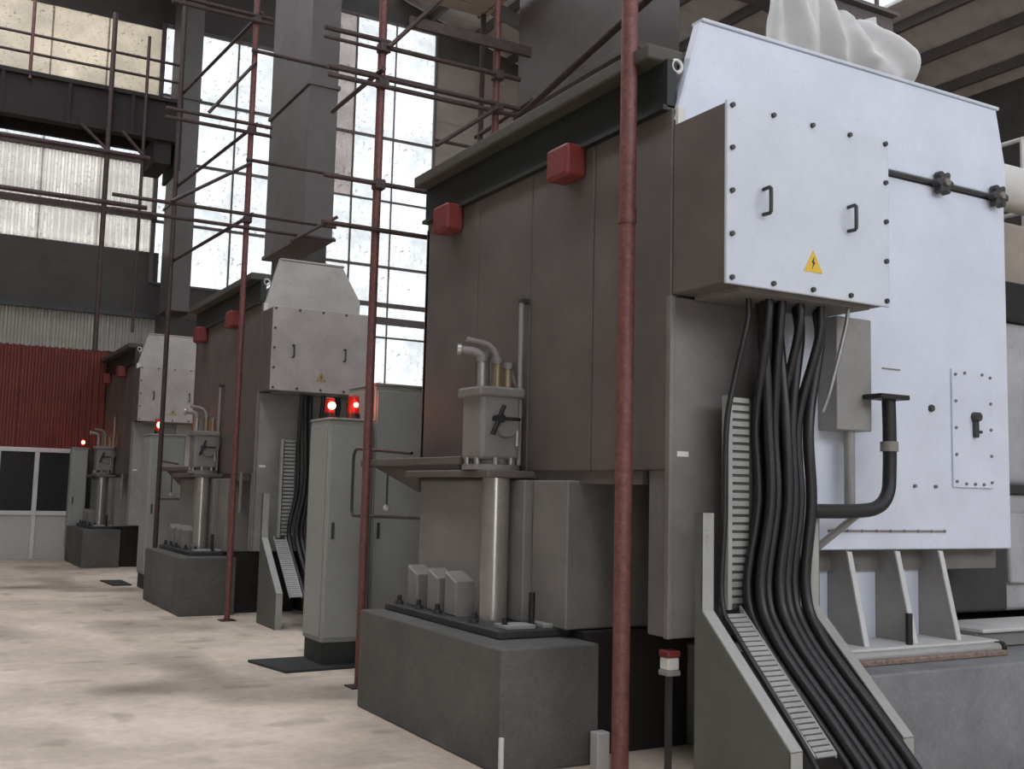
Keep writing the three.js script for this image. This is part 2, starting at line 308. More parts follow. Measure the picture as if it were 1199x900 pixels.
// ---------------------------------------------------------------- generators
const STEP = 8.09;
function bolts(parent, list, r, m = M.darkSteel, dir = [0, 0, 1], len = 0.02) {
  for (const p of list) part(parent, 'bolt', rod(p, [p[0] + dir[0] * len, p[1] + dir[1] * len, p[2] + dir[2] * len], r, r * 0.9, 6), m);
}
function generator(k, label) {
  const dz = -STEP * k, near = k === 0, xr = near ? 6.74 : 5.02, xh = near ? 6.66 : 4.78, white = near ? M.white : M.hoodFar, lidPaint = near ? M.lid : M.lidFar;
  const g = thing('generator', label, 'generator', [5, 0.66, -6.5 + dz], 'generators in the row');
  const P = (name, geo, m, l, parent = g) => { geo.translate(0, 0, dz); return part(parent, name, geo, m, l); };
  const zf = -4.815, zb = k === 2 ? -8.05 : -8.15, xe = 3.76;
  // body behind the panels
  P('core', box(xe + 0.06, xr - 0.05, 1.72, 3.76, zb + 0.06, zf - 0.06), M.grey);
  // end face towards the aisle, in upright panels with joints
  const cuts = [zb, -7.2, -6.4, -5.62, zf];
  for (let i = 0; i < 4; i++) P('end_panel', box(xe, xe + 0.06, 1.76, 3.86, cuts[i] + 0.006, cuts[i + 1] - 0.006, 0.012), M.grey);
  P('end_frame', box(xe + 0.02, xe + 0.3, 1.68, 1.76, zb, zf - 0.28), M.grey);
  P('edge_trim', box(xe - 0.015, xe + 0.02, 0.83, 2.75, zf - 0.03, zf + 0.015, 0.008), M.greyPanel);
  P('vent_pipe', rod([xe - 0.05, 1.8, -6.43], [xe - 0.05, 2.95, -6.43], 0.018), M.greyLight); P('pipe_clip', box(xe - 0.07, xe, 2.93, 2.965, -6.46, -6.4, 0.008), M.darkSteel);
  // beam along the top of the end face
  P('top_beam', box(xe - 0.02, xe + 0.05, 3.87, 4.16, zb, zf - 0.03), M.green); P('beam_flange', box(xe - 0.14, xe + 0.12, 4.15, 4.24, zb, zf - 0.06, 0.015), M.olive); P('beam_flange', box(xe - 0.05, xe + 0.1, 3.85, 3.88, zb, zf - 0.03), M.green);
  for (const z of [-5.84, -7.59]) P('red_bracket', box(xe - 0.16, xe, 3.66, 3.88, z - 0.13, z + 0.13, 0.03), M.redBox, 'red bracket under the beam');
  P('back_panel', box(xe, xr, 1.72, 3.8, zb, zb + 0.05), M.grey);
  // front
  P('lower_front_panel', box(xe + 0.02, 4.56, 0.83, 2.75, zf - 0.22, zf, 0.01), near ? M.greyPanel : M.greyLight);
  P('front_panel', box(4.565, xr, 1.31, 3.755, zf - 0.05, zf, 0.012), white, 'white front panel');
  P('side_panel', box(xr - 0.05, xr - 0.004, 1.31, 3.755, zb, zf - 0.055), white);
  if (near) P('underside_plate', box(4.565, xr, 1.305, 1.36, zb, zf - 0.055), M.greyPanel);
  // hood with sloping ends
  const zh = zf + 0.012, hoodPts = [[xe + 0.01, 3.79], [xr + 0.01, 3.79], [xr + 0.015, 4.0], [xh, 4.425], [xe + 0.2, 4.425]];
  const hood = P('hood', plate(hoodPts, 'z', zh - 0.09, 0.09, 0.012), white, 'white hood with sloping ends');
  P('hood_body', plate([[xe + 0.5, 3.8], [xr - 0.1, 3.8], [xr - 0.1, 4.0], [xh - 0.1, 4.36], [xe + 0.55, 4.36]], 'z', zb + 0.03, zh - 0.095 - zb - 0.03), M.grey, 'grey body behind the hood front', hood);
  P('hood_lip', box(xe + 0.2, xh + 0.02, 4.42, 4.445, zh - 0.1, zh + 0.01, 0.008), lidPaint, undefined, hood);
  P('seam', box(xe + 0.02, xr, 3.752, 3.792, zf - 0.06, zf - 0.012), M.darkSteel);
  P('lifting_eye', new THREE.TorusGeometry(0.036, 0.012, 8, 18).translate(3.815, 4.13, zf - 0.04), M.frameWhite, 'white lifting eye', hood);
  P('corner_clip', box(3.775, 3.83, 3.72, 3.86, zf, zf + 0.03, 0.006), M.frameWhite, undefined, hood);
  if (near) {
    P('clamp_rod', rod([5.0, 3.772, zf + 0.03], [6.73, 3.772, zf + 0.03], 0.013), M.darkSteel, 'dark clamp rod');
    for (const x of [6.02, 6.6]) {
      const s = new THREE.Shape(); for (let i = 0; i <= 48; i++) { const a = i / 48 * Math.PI * 2, r = 0.062 + 0.016 * Math.cos(6 * a); i ? s.lineTo(Math.cos(a) * r, Math.sin(a) * r) : s.moveTo(r, 0); }
      const kn = P('clamp_knob', new THREE.ExtrudeGeometry(s, { depth: 0.05, bevelEnabled: true, bevelSize: 0.006, bevelThickness: 0.006, bevelSegments: 1 }).translate(x, 3.77, zf + 0.025), M.darkSteel, 'dark lobed clamp knob');
      P('knob_cap', rod([x, 3.77, zf + 0.08], [x, 3.77, zf + 0.1], 0.025), M.castIron, undefined, kn);
    }
    const h = P('service_hatch', box(6.13, 6.54, 1.72, 2.52, zf, zf + 0.018, 0.006), white, 'bolted white service hatch');
    const hb = []; for (let i = 0; i < 5; i++) hb.push([6.155, 1.76 + i * 0.18, zf + 0.018], [6.515, 1.76 + i * 0.18, zf + 0.018]); for (const x of [6.25, 6.34, 6.43]) hb.push([x, 1.745, zf + 0.018]); hb.push([6.25, 2.495, zf + 0.018], [6.43, 2.495, zf + 0.018]);
    bolts(h, hb.map(([x, y, z]) => [x, y, z + dz]), 0.011, M.castIron, [0, 0, 1], 0.012);
    P('latch', join([box(6.325, 6.36, 2.06, 2.22, zf + 0.018, zf + 0.05, 0.008), rod([6.3425, 2.2, zf + 0.02], [6.3425, 2.2, zf + 0.065], 0.035, 0.03), box(6.345, 6.4, 2.09, 2.11, zf + 0.02, zf + 0.045, 0.005)]), M.darkSteel, 'dark lever latch', h);
    bolts(g, [[5.93, 2.237, zf + dz]], 0.026, M.darkSteel); for (let i = 0; i < 9; i++) bolts(g, [[5.02 + i * 0.128, 1.428, zf + dz]], 0.01, M.castIron, [0, 0, 1], 0.012);
    P('bolt_strip', box(4.98, 6.06, 1.42, 1.434, zf, zf + 0.006), M.castIron); P('name_plate', box(5.47, 5.64, 2.465, 2.475, zf, zf + 0.004), M.castIron);
    bolts(g, [[5.55, 1.72, zf + dz], [5.76, 1.72, zf + dz], [5.96, 1.72, zf + dz]], 0.012, M.castIron);
  }
  P('marker_plate', box(xe + 0.05, xe + 0.13, 1.84, 1.87, zf, zf + 0.004), M.frameWhite, 'small white marker plate');
  // terminal box
  const t = P('terminal_box', box(3.765, 5.0, 2.76, 3.755, zf, -4.365, 0.01), M.grey, 'grey terminal box with bright lid');
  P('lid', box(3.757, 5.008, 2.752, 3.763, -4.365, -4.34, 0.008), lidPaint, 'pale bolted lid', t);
  const lb = []; for (let i = 0; i < 5; i++) lb.push([3.79 + i * 0.296, 3.732], [3.79 + i * 0.296, 2.785]); for (let i = 1; i < 4; i++) lb.push([3.79, 2.785 + i * 0.237], [4.974, 2.785 + i * 0.237]);
  bolts(t, lb.map(([x, y]) => [x, y, -4.34 + dz]), 0.016, M.darkSteel, [0, 0, 1], 0.016);
  for (const x of [4.06, 4.71]) P('lid_handle', pipe([[x - 0.045, 3.3, -4.34], [x - 0.045, 3.3, -4.28], [x - 0.045, 3.16, -4.28], [x - 0.045, 3.16, -4.34]], 0.011, 20, 8, 0.1), M.darkSteel, 'dark bow handle', t);
  P('warning_sign', plate([[4.315, 2.885], [4.457, 2.885], [4.386, 3.01]], 'z', -4.34, 0.004), near ? M.yellow : M.yellowFar, 'yellow warning triangle', t);
  P('warning_mark', plate([[4.375, 2.905], [4.398, 2.94], [4.386, 2.945], [4.392, 2.975], [4.372, 2.94], [4.384, 2.935]], 'z', -4.336, 0.002), M.black, undefined, t);
  P('cable_gland_plate', box(3.9, 4.9, 2.735, 2.76, -4.78, -4.4), M.greyPanel, undefined, t);
  // small cable box below it
  P('cable_box', box(4.9, 5.2, 2.04, 2.735, zf, zf + 0.16, 0.01), M.greyLight, 'small grey cable box');
  // base
  if (near) {
    P('base_wall', box(4.6, 6.1, 0.74, 1.17, -5.05, -4.98), white, 'white base wall'); P('base_rail', box(4.6, 6.75, 1.17, 1.305, -5.05, -4.95), M.greyPanel);
    for (const x of [4.74, 5.16, 5.59, 6.0]) {
      const gs = P('gusset', plate([[-4.98, 0.74], [-4.69, 0.74], [-4.825, 1.305], [-4.98, 1.305]], 'x', x - 0.015, 0.03), M.gusset, 'sloping gusset plate');
      const a = [x, 0.74, -4.685], b = [x, 1.3, -4.82]; P('gusset_edge', plate([[a[2], a[1]], [a[2] + 0.012, a[1]], [b[2] + 0.012, b[1]], [b[2], b[1]]], 'x', x - 0.02, 0.04), M.gussetEdge, undefined, gs);
    }
    P('base_flange', box(4.5, 6.3, 0.69, 0.74, -5.12, -4.6, 0.012), M.gussetEdge, 'pale base flange'); P('foot_bar', rod([4.5, 0.7, -4.56], [6.22, 0.7, -4.56], 0.032), M.galv); P('bar_cap', rod([6.22, 0.7, -4.56], [6.26, 0.7, -4.56], 0.04), M.black);
    P('foot_stud', rod([5.5, 0.72, -4.65], [5.5, 0.93, -4.65], 0.022), M.black); P('coupling_guard', box(6.25, 7.3, 0.82, 1.3, -7.4, -5.25, 0.03), M.darkSteel);
    P('base_leg', box(4.6, 6.7, 0.66, 1.31, -8.1, -7.6), M.grey);
  } else P('base_wall', box(4.72, 5.0, 0, 1.72, zb + 0.06, zf - 0.25), M.grey);
  P('drain_pipe', rod([3.69, 1.28, -5.13], [3.69, 1.78, -5.13], 0.02), M.greyLight);
  return g;
}
generator(0, 'nearest generator, with white hood and wide white front panel');
generator(1, 'middle generator behind the pale control cabinet with two red beacons');
generator(2, 'farthest generator, standing by the red end wall');

// concrete plinths under the aisle ends, bearing pedestals, the oil units on them
const which = ['nearest', 'middle', 'farthest'];
function plinth(k) {
  const dz = -STEP * k;
  const p = thing('concrete_plinth', 'grey concrete plinth under the bearing pedestal of the ' + which[k] + ' generator', 'plinth', [3.45, 0, -6.6 + dz], 'concrete plinths along the aisle');
  part(p, 'block', box(3.1, 3.79, 0, 0.713, -7.7 + dz, -5.52 + dz, 0.015), M.concrete);
  part(p, 'recess_shade_block', box(3.8, 4.61, 0, 0.76, -7.72 + dz, -5.7 + dz, 0.01), M.walkway, 'block in the recess, shade painted in its dark colour');  // dark colour stands in for the shade inside the recess
  if (!k) part(p, 'corner_pipe', rod([3.1, 0.0, -5.49], [3.1, 0.22, -5.49], 0.016), M.frameWhite, 'short white pipe stub');
}
function pedestal(k) {
  const dz = -STEP * k;
  const g = thing('bearing_pedestal', 'grey bearing pedestal with a rounded corner on the ' + which[k] + ' plinth', 'pedestal', [3.95, 0.713, -6.95 + dz], 'bearing pedestals on the plinths');
  const P = (n, q, m, l, par = g) => { q.translate(0, 0, dz); return part(par, n, q, m, l); };
  P('sole_plate', box(3.27, 3.79, 0.714, 0.765, -7.64, -5.86, 0.01), M.darkSteel, 'dark steel sole plate');
  P('body', box(3.5, 4.6, 0.765, 1.71, -7.58, -6.4, 0.04), M.castIron); P('corner_column', rod([3.53, 0.765, -6.41], [3.53, 1.71, -6.41], 0.095, 0.095, 28), M.column, 'rounded corner column');
  P('front_plate', box(3.63, 4.02, 0.765, 1.7, -6.405, -6.2, 0.012), M.castIron); P('front_box', box(3.69, 4.6, 0.765, 1.7, -6.19, -5.76, 0.015), M.castIron);
  P('top_plate', box(3.4, 4.62, 1.71, 1.762, -7.64, -6.3, 0.012), M.grey);
  for (const z of [-7.35, -7.0, -6.72]) P('foot_rib', plate([[z - 0.09, 0.765], [z + 0.09, 0.765], [z + 0.09, 1.0], [z - 0.09, 1.06]], 'x', 3.36, 0.15, 0.01), M.castIron);
  for (const [x, z] of [[3.33, -7.5], [3.33, -7.16], [3.33, -6.85], [3.33, -6.3], [3.38, -5.98]]) { const b = P('anchor_bolt', rod([x, 0.765, z], [x, 0.83, z], 0.017), M.black); P('nut', rod([x, 0.765, z], [x, 0.79, z], 0.032, 0.032, 6), M.darkSteel, undefined, b); }
  P('anchor_stud', rod([3.6, 0.765, -6.02], [3.6, 0.98, -6.02], 0.02), M.black); P('packing_plate', box(3.35, 3.56, 0.765, 0.79, -6.06, -5.9, 0.005), M.galv); P('packing_plate', box(3.62, 3.69, 0.765, 0.79, -6.1, -5.9, 0.005), M.galv);
  // side shelf towards the rear
  if (k === 2) return;
  P('side_shelf', box(3.42, 3.72, 1.8, 1.86, -8.62, -6.75, 0.01), M.grey); P('shelf_bracket', plate([[-8.5, 1.8], [-7.6, 1.8], [-7.6, 1.6]], 'x', 3.5, 0.03), M.grey); P('shelf_foot', box(3.44, 3.7, 1.762, 1.8, -7.6, -6.8), M.grey);
  const rail = P('side_rail', pipe([[3.48, 1.9, -7.7], [3.48, 1.96, -8.85], [3.48, 1.9, -8.93], [3.48, 1.44, -8.93], [3.48, 1.38, -8.88], [3.48, 1.4, -7.7]], 0.014, 60, 8, 0.1), M.darkSteel, 'dark guard rail loop'); P('rail_stay', rod([3.48, 1.4, -7.72], [3.52, 1.4, -7.57], 0.014), M.darkSteel, undefined, rail);
  P('drain_rod', rod([3.54, 1.46, -8.3], [3.54, 1.8, -8.3], 0.008), M.darkSteel); P('drain_knob', new THREE.SphereGeometry(0.03, 12, 8).translate(3.54, 1.46, -8.3), M.frameWhite, 'white drain knob');
}
function oilUnit(k) {
  const dz = -STEP * k, cx = 3.56, cz = -6.55;
  const g = thing('lubricator', 'cast oil unit with pipes and valves on top of the ' + which[k] + ' bearing pedestal', 'oil pump', [cx, 1.763, cz + dz], 'oil units on the pedestals');
  const P = (n, q, m, l, par = g) => { q.translate(cx, 0, cz + dz); return part(par, n, q, m, l); };
  P('base_flange', rod([0, 1.763, 0], [0, 1.8, 0], 0.2, 0.2, 24), M.castIron);
  for (let i = 0; i < 8; i++) { const a = i * Math.PI / 4 + 0.3; P('flange_bolt', rod([Math.cos(a) * 0.165, 1.8, Math.sin(a) * 0.165], [Math.cos(a) * 0.165, 1.85, Math.sin(a) * 0.165], 0.022, 0.02, 6), M.steel); }
  P('neck', rod([0, 1.8, 0], [0, 1.9, 0], 0.13, 0.15, 24), M.castIron);
  P('body', box(-0.16, 0.15, 1.83, 2.3, -0.15, 0.15, 0.035), M.castIron); P('body_rim', box(-0.19, 0.17, 2.26, 2.33, -0.17, 0.17, 0.02), M.castIron); P('side_cover', rod([0.02, 2.08, 0.15], [0.02, 2.08, 0.19], 0.1, 0.09, 20), M.castIron);
  P('sight_glass', rod([0.11, 1.93, 0.165], [0.11, 2.1, 0.165], 0.018), M.steel, 'bright sight glass'); P('shoulder', rod([0.15, 2.18, 0], [0.22, 2.18, 0], 0.1, 0.08, 16), M.castIron);
  const lever = P('lever', rod([-0.1, 2.0, 0.2], [-0.03, 2.2, 0.23], 0.016), M.black, 'black valve lever'); P('lever_hub', rod([-0.05, 2.11, 0.15], [-0.05, 2.11, 0.24], 0.03), M.black, undefined, lever); P('lever_arm', rod([-0.05, 2.11, 0.22], [0.1, 2.11, 0.22], 0.012), M.black, undefined, lever);
  for (const [x, z, h, m] of [[-0.13, 0.08, 2.5, M.steel], [0.0, 0.06, 2.5, M.brass], [0.09, 0.05, 2.47, M.brass], [-0.02, -0.08, 2.55, M.castIron]]) { const c = P('oil_cylinder', rod([x, 2.32, z], [x, h, z], 0.034, 0.03, 14), m); P('union_nut', rod([x, h, z], [x, h + 0.04, z], 0.042, 0.042, 6), M.castIron, undefined, c); }
  P('outlet_pipe', pipe([[-0.13, 2.5, 0.08], [-0.135, 2.54, 0.07], [-0.17, 2.57, 0.04], [-0.25, 2.58, 0.0]], 0.03, 24), M.castIron); P('outlet_pipe', pipe([[0, 2.5, 0.06], [-0.01, 2.57, 0.05], [-0.06, 2.63, 0.02], [-0.2, 2.66, -0.03]], 0.022, 24), M.castIron);
  P('outlet_flange', rod([-0.25, 2.58, 0.0], [-0.275, 2.582, -0.013], 0.045, 0.045, 14), M.steel); P('feed_pipe', pipe([[0.16, 2.2, -0.02], [0.22, 2.3, 0], [0.2, 2.42, -0.06], [0.17, 2.52, -0.08]], 0.02, 24), M.castIron);
}
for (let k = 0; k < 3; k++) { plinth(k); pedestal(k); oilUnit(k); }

// foundation under the nearest set
{
  const f = thing('concrete_foundation', 'pale concrete foundation block in front of the white panel, lower right', 'foundation', [9, 0, -6]);
  part(f, 'block', box(4.62, 14, 0, 0.655, -8.2, -4.3, 0.02), M.concretePale);
  part(f, 'grout_strip', box(4.64, 6.25, 0.655, 0.69, -5.1, -4.5, 0.01), M.rust, 'rust stained grout strip');
  
}
{ // switch under the lower front panel
  const s = thing('stop_switch', 'small red and white switch beside the cable bracket', 'switch', [3.8, 0.64, -4.9]);
  part(s, 'housing', box(3.79, 3.87, 0.65, 0.72, -4.93, -4.85, 0.01), M.frameWhite); part(s, 'cover', box(3.785, 3.875, 0.72, 0.76, -4.935, -4.845, 0.01), M.redBox, 'red cover'); part(s, 'base', box(3.785, 3.875, 0.62, 0.65, -4.935, -4.845, 0.006), M.greyLight); part(s, 'stand', box(3.815, 3.845, 0.0, 0.62, -4.91, -4.88), M.darkSteel);
}

// cable ladder and cables
function cableLadder(k) {
  const dz = -STEP * k;
  const g = thing('cable_ladder', k ? 'cable ladder with sloping foot below the terminal box of the middle generator' : 'cable ladder with sloping bracket feet in front of the nearest generator', 'cable tray', [4.2, 0, -4.4 + dz], 'cable ladders');
  const P = (n, q, m, l, par = g) => { q.translate(0, 0, dz); return part(par, n, q, m, l); };
  for (const [x, s] of [[3.82, 1], [4.68, -1]]) {
    const pl = P('side_bracket', plate([[-4.66, 0], [-4.66, 1.53], [-4.6, 1.53], [-4.6, 1.0], [-3.94, 0.4], [-3.94, 0]], 'x', x, 0.012), M.trayGrey, 'dark side bracket');
    const a = Math.min(x, x + s * 0.075), b = Math.max(x, x + s * 0.075);
    P('flange', join([box(a, b, 1.0, 1.53, -4.605, -4.595), plate([[-4.6, 1.0], [-3.94, 0.4], [-3.934, 0.407], [-4.594, 1.007]], 'x', a, b - a), box(a, b, 0, 0.4, -3.945, -3.934)]), M.galv, 'pale flange', pl);
  }
  for (const x of [4.02, 4.56]) P('rail', box(x, x + 0.03, 1.0, 2.19, -4.68, -4.62, 0.004), M.galv);
  P('back_sheet', box(4.05, 4.56, 1.0, 2.17, -4.685, -4.68), M.trayGrey);
  for (let y = 1.03; y < 2.16; y += 0.045) P('rung', box(4.075, 4.21, y, y + 0.028, -4.68, -4.665), M.galv);
  const n = 28;  for (let i = 0; i < n; i++) { const t = (i + 0.5) / n, z = -4.62 + t * 0.68, y = 0.985 - t * 0.62; P('rung', plate([[z, y], [z + 0.017, y - 0.0155], [z + 0.022, y - 0.008], [z + 0.005, y + 0.008]], 'x', 3.99, 0.13), M.galv); }
  for (const x of [3.975, 4.12]) P('sloping_rail', plate([[-4.64, 0.99], [-3.94, 0.35], [-3.94, 0.375], [-4.64, 1.02]], 'x', x, 0.012), M.galv);
  if (!k) P('wall_stay', box(4.2, 4.26, 2.1, 2.14, -4.815, -4.685), M.galv);
}
cableLadder(0); cableLadder(1);
function cables(k) {
  const dz = -STEP * k, list = k ? 6 : 12;
  for (let i = 0; i < list; i++) {
    const t = i / (list - 1), x0 = t < 0.4 ? 4.21 + t * 0.35 : 4.36 + (t - 0.4) * 0.6, x1 = 4.24 + t * 0.33, x2 = 4.16 + t * 0.36, zz = -4.62 + (i % 2) * 0.055 + (i % 3) * 0.012, r = 0.026 + (i % 3) * 0.003;
    const q = [[x0, 2.735, -4.5 - (i % 3) * 0.07], [x0, 2.55, -4.52 - (i % 3) * 0.05], [x1, 2.05, zz - 0.02], [x1, 1.6, zz], [x2, 1.12, zz], [x2, 0.86, zz + 0.12], [x2, 0.5, zz + 0.52], [x2, 0.3, zz + 0.74], [x2 + 0.02, 0.07, zz + 0.95], [x2 + 0.06, 0.032, zz + 1.3]];
    single('power_cable', k ? 'black power cable in the bundle below the terminal box of the middle generator' : 'black power cable in the bundle running down the nearest cable ladder', 'cable', pipe(q.map(([x, y, z]) => [x, y, z + dz]), r, 70, 8), M.cable, k ? 'power cables at the middle generator' : 'power cables at the nearest generator');
  }
}
cables(0); cables(1);
single('control_cable', 'thin black cable left of the bundle, hanging from the terminal box corner', 'cable', pipe([[4.1, 2.735, -4.55], [4.1, 2.6, -4.56], [4.04, 2.3, -4.59], [3.985, 2.0, -4.6], [3.975, 1.5, -4.6], [3.95, 1.05, -4.59], [3.94, 0.88, -4.45], [3.94, 0.42, -3.97], [3.96, 0.1, -3.7], [4.0, 0.03, -3.5]], 0.016, 70, 8), M.cable);
single('steel_conduit', 'bright thin conduit at the right of the cable bundle', 'conduit', pipe([[4.78, 2.735, -4.45], [4.76, 2.6, -4.46], [4.66, 2.25, -4.48], [4.62, 2.12, -4.5]], 0.012, 30, 8), M.conduit);
{
  const c = thing('conduit_elbow', 'black bent conduit joining the small cable box to the cable bundle', 'conduit', [5.1, 1.56, -4.6]);
  part(c, 'bent_pipe', pipe([[5.26, 2.24, -4.58], [5.265, 2.05, -4.58], [5.262, 1.8, -4.58], [5.23, 1.66, -4.57], [5.13, 1.58, -4.56], [4.95, 1.555, -4.56], [4.58, 1.55, -4.55]], 0.042, 60, 12), M.black);
  part(c, 'top_flange', box(5.11, 5.36, 2.235, 2.265, -4.65, -4.5, 0.006), M.black); part(c, 'clamp', rod([5.262, 1.92, -4.58], [5.262, 1.98, -4.58], 0.055, 0.055, 14), M.castIron); part(c, 'support_pipe', rod([5.07, 1.58, -4.72], [5.07, 2.04, -4.72], 0.034), M.greyLight);
  part(c, 'lower_stay', rod([5.0, 1.53, -4.6], [4.86, 1.33, -4.78], 0.022), M.greyLight);
}

// ducts hanging from the roof
for (let k = 0; k < 3; k++) {
  const dz = -STEP * k, top = roofY(5) - 0.62, sx = [0, -0.08, -0.3][k], back = k === 2 ? -7.8 : -8.85;
  const d = thing('air_duct', ['large grey sheet duct above the nearest generator', 'tall grey sheet duct in front of the bright glazing', 'grey sheet duct above the farthest generator'][k], 'duct', [5.22, 5.28, -7.87 + dz], 'ducts hanging from the roof');
  const ys = [5.28, 7.6, 9.9, top]; 
  for (let i = 0; i < 3; i++) part(d, 'duct_section', box(5 + sx, 5.45 + sx, ys[i] + 0.02, ys[i + 1] - 0.02, back + dz, -6.9 + dz, 0.01), M.duct);
  for (let i = 0; i < 3; i++) part(d, 'duct_flange', box(4.97 + sx, 5.48 + sx, ys[i] - 0.03, ys[i] + 0.03, back - 0.03 + dz, -6.87 + dz, 0.006), M.purlin);
}

// control cabinets and beacons
function cabinet(x0, x1, z0, z1, h, label, doors) {
  const c = thing('control_cabinet', label, 'cabinet', [(x0 + x1) / 2, 0, (z0 + z1) / 2]);
  part(c, 'base', box(x0 + 0.015, x1 - 0.015, 0, 0.22, z0 + 0.02, z1 - 0.015, 0.006), M.cabinetBase, 'dark base'); part(c, 'body', box(x0, x1, 0.22, h, z0, z1, 0.012), M.cabinet);
  const s = (x1 - x0) / doors;
  for (let i = 0; i < doors; i++) { const d = part(c, 'door', box(x0 + i * s + 0.015, x0 + (i + 1) * s - 0.015, 0.26, h - 0.05, z1, z1 + 0.02, 0.008), M.cabinet); part(d, 'handle', box(x0 + i * s + 0.05, x0 + i * s + 0.075, 1.15, 1.3, z1 + 0.02, z1 + 0.045, 0.006), M.darkSteel); }
  part(c, 'side_cover', box(x0 - 0.012, x0, 0.26, h - 0.04, z0 + 0.03, z1 - 0.03, 0.005), M.cabinet); part(c, 'top_cover', box(x0 - 0.01, x1 + 0.01, h, h + 0.02, z0, z1 + 0.02, 0.006), M.cabinet);
}
cabinet(3.42, 3.86, -9.92, -9.42, 2.24, 'pale control cabinet with two red beacons on top', 1);
cabinet(3.9, 4.95, -10.2, -9.5, 2.6, 'taller pale cabinet between the beacon cabinet and the nearest generator', 2);
cabinet(3.37, 3.9, -17.75, -17.22, 2.36, 'pale control cabinet in front of the farthest generator, one beacon on top', 1);
cabinet(3.12, 3.44, -24.2, -23.93, 2.3, 'narrow cabinet beside the white framed partition', 1);
const redGlass = mat(0.55, 0.03, 0.02, { map: paintT, rough: 0.25, transmission: 0.5, thickness: 0 }), glow = mat(1, 0.5, 0.35, { map: null }); glow.emissive.setRGB(1, 0.36, 0.2); glow.emissiveIntensity = 9;
function beacon(x, y, z, s, lit, label) {
  const b = thing('warning_beacon', label, 'beacon', [x, y, z]);
  part(b, 'base', rod([x, y, z], [x, y + 0.05 * s, z], 0.06 * s, 0.055 * s, 18), M.black);
  part(b, 'lens', rod([x, y + 0.05 * s, z], [x, y + 0.19 * s, z], 0.05 * s, 0.044 * s, 18), redGlass, 'red lens'); part(b, 'lens_cap', rod([x, y + 0.19 * s, z], [x, y + 0.205 * s, z], 0.046 * s, 0.03 * s, 18), M.redBox);
  if (lit) {
    part(b, 'bulb', new THREE.SphereGeometry(0.034 * s * lit, 14, 10).translate(x, y + 0.12 * s, z + 0.055 * s), glow, 'glowing bulb');
    const l = new THREE.PointLight(new THREE.Color().setRGB(1, 0.12, 0.05), 0.25 * s * lit, 6); l.position.set(x, y + 0.12 * s, z + 0.055 * s); l.castShadow = true; scene.add(l);
  }
}
beacon(3.47, 2.262, -9.56, 0.95, 1.15, 'brightest red beacon, at the left on the beacon cabinet');
beacon(3.72, 2.262, -9.6, 1.15, 0.6, 'red beacon at the right on the beacon cabinet');
beacon(3.52, 2.382, -17.4, 1.2, 1.25, 'lit red beacon on the cabinet by the farthest generator');
beacon(3.33, 2.322, -24.02, 0.9, 1.2, 'small lit beacon beside the white framed partition');

// steel posts and scaffolds
function upright(g, x, z, y0, y1, r, m = M.tube) { const p = part(g, 'post', rod([x, y0, z], [x, y1, z], r, r, 16), m); part(p, 'foot_plate', box(x - 0.09, x + 0.09, y0, y0 + 0.012, z - 0.09, z + 0.09), M.tubeDark); return p; }
function coupler(g, x, y, z) { part(g, 'coupler', box(x - 0.05, x + 0.05, y - 0.045, y + 0.045, z - 0.05, z + 0.05, 0.015), M.tubeDark); }
{
  const a = thing('steel_post', 'thick red painted steel post close in front of the nearest generator', 'post', [3.62, 0, -5.0]);
  upright(a, 3.62, -5.06, 0, 12.9, 0.05); part(a, 'collar', rod([3.62, 3.2, -5.06], [3.62, 3.28, -5.06], 0.056, 0.056, 16), M.tube); part(a, 'collar', rod([3.62, 1.68, -5.06], [3.62, 1.75, -5.06], 0.055, 0.055, 16), M.tube);
}
{ // behind the nearest generator
  const z = -8.42, s = thing('scaffold', 'red tube scaffold standing behind the nearest generator', 'scaffold', [3.9, 0, z]);
  upright(s, 3.4, z, 0, 8.6, 0.036); upright(s, 4.53, z, 0, 8.6, 0.032);
  upright(s, 4.85, z - 0.9, 0, 8.6, 0.028, M.tubeDark);
  const L = (n, x0, x1, y, zz, r = 0.022) => part(s, n, rod([x0, y, zz], [x1, y, zz], r), M.tubeDark);
  for (const [x0, x1, y] of [[2.85, 3.45, 5.46], [2.9, 4.75, 5.13], [2.9, 4.75, 5.06], [3.45, 4.75, 5.41], [2.9, 3.95, 4.2], [2.9, 3.95, 3.8], [2.9, 4.9, 6.4], [2.9, 4.9, 7.6]]) L('ledger', x0, x1, y, z + 0.06);
  for (const [x0, x1, y] of [[2.85, 3.45, 5.38], [3.9, 4.5, 4.68]]) L('ledger', x0, x1, y, z + 0.06, 0.016);
  part(s, 'toe_board', box(3.62, 4.85, 5.64, 5.74, z + 0.05, z + 0.09, 0.005), M.tubeDark);
  for (const [a, b] of [[[3.42, 5.4], [4.2, 6.3]], [[3.9, 4.62], [4.5, 5.08]], [[3.42, 6.4], [4.5, 7.6]]]) part(s, 'brace', rod([...a, z + 0.1], [...b, z + 0.1], 0.02), M.tubeDark);
  for (const y of [5.13, 6.4]) { part(s, 'cross_tube', rod([4.8, y + 0.05, z + 0.2], [4.85, y + 0.05, z - 1.0], 0.022), M.tubeDark); part(s, 'cross_tube', rod([3.36, y + 0.05, z + 0.15], [3.36, y + 0.05, z - 1.1], 0.022), M.tubeDark); }
  for (let i = 0; i < 4; i++) part(s, 'deck_board', box(3.2, 4.9, 6.43, 6.47, z - 0.95 + i * 0.23, z - 0.74 + i * 0.23), M.wallBeige);
  for (const x of [3.4, 4.53]) for (const y of [5.1, 5.41, 4.2, 6.4]) if (x < 4 || y > 5) coupler(s, x, y, z + 0.03);
  part(s, 'sloping_tube', rod([4.75, 5.05, z], [4.2, 5.05, -5.2], 0.03), M.tubeDark);
}
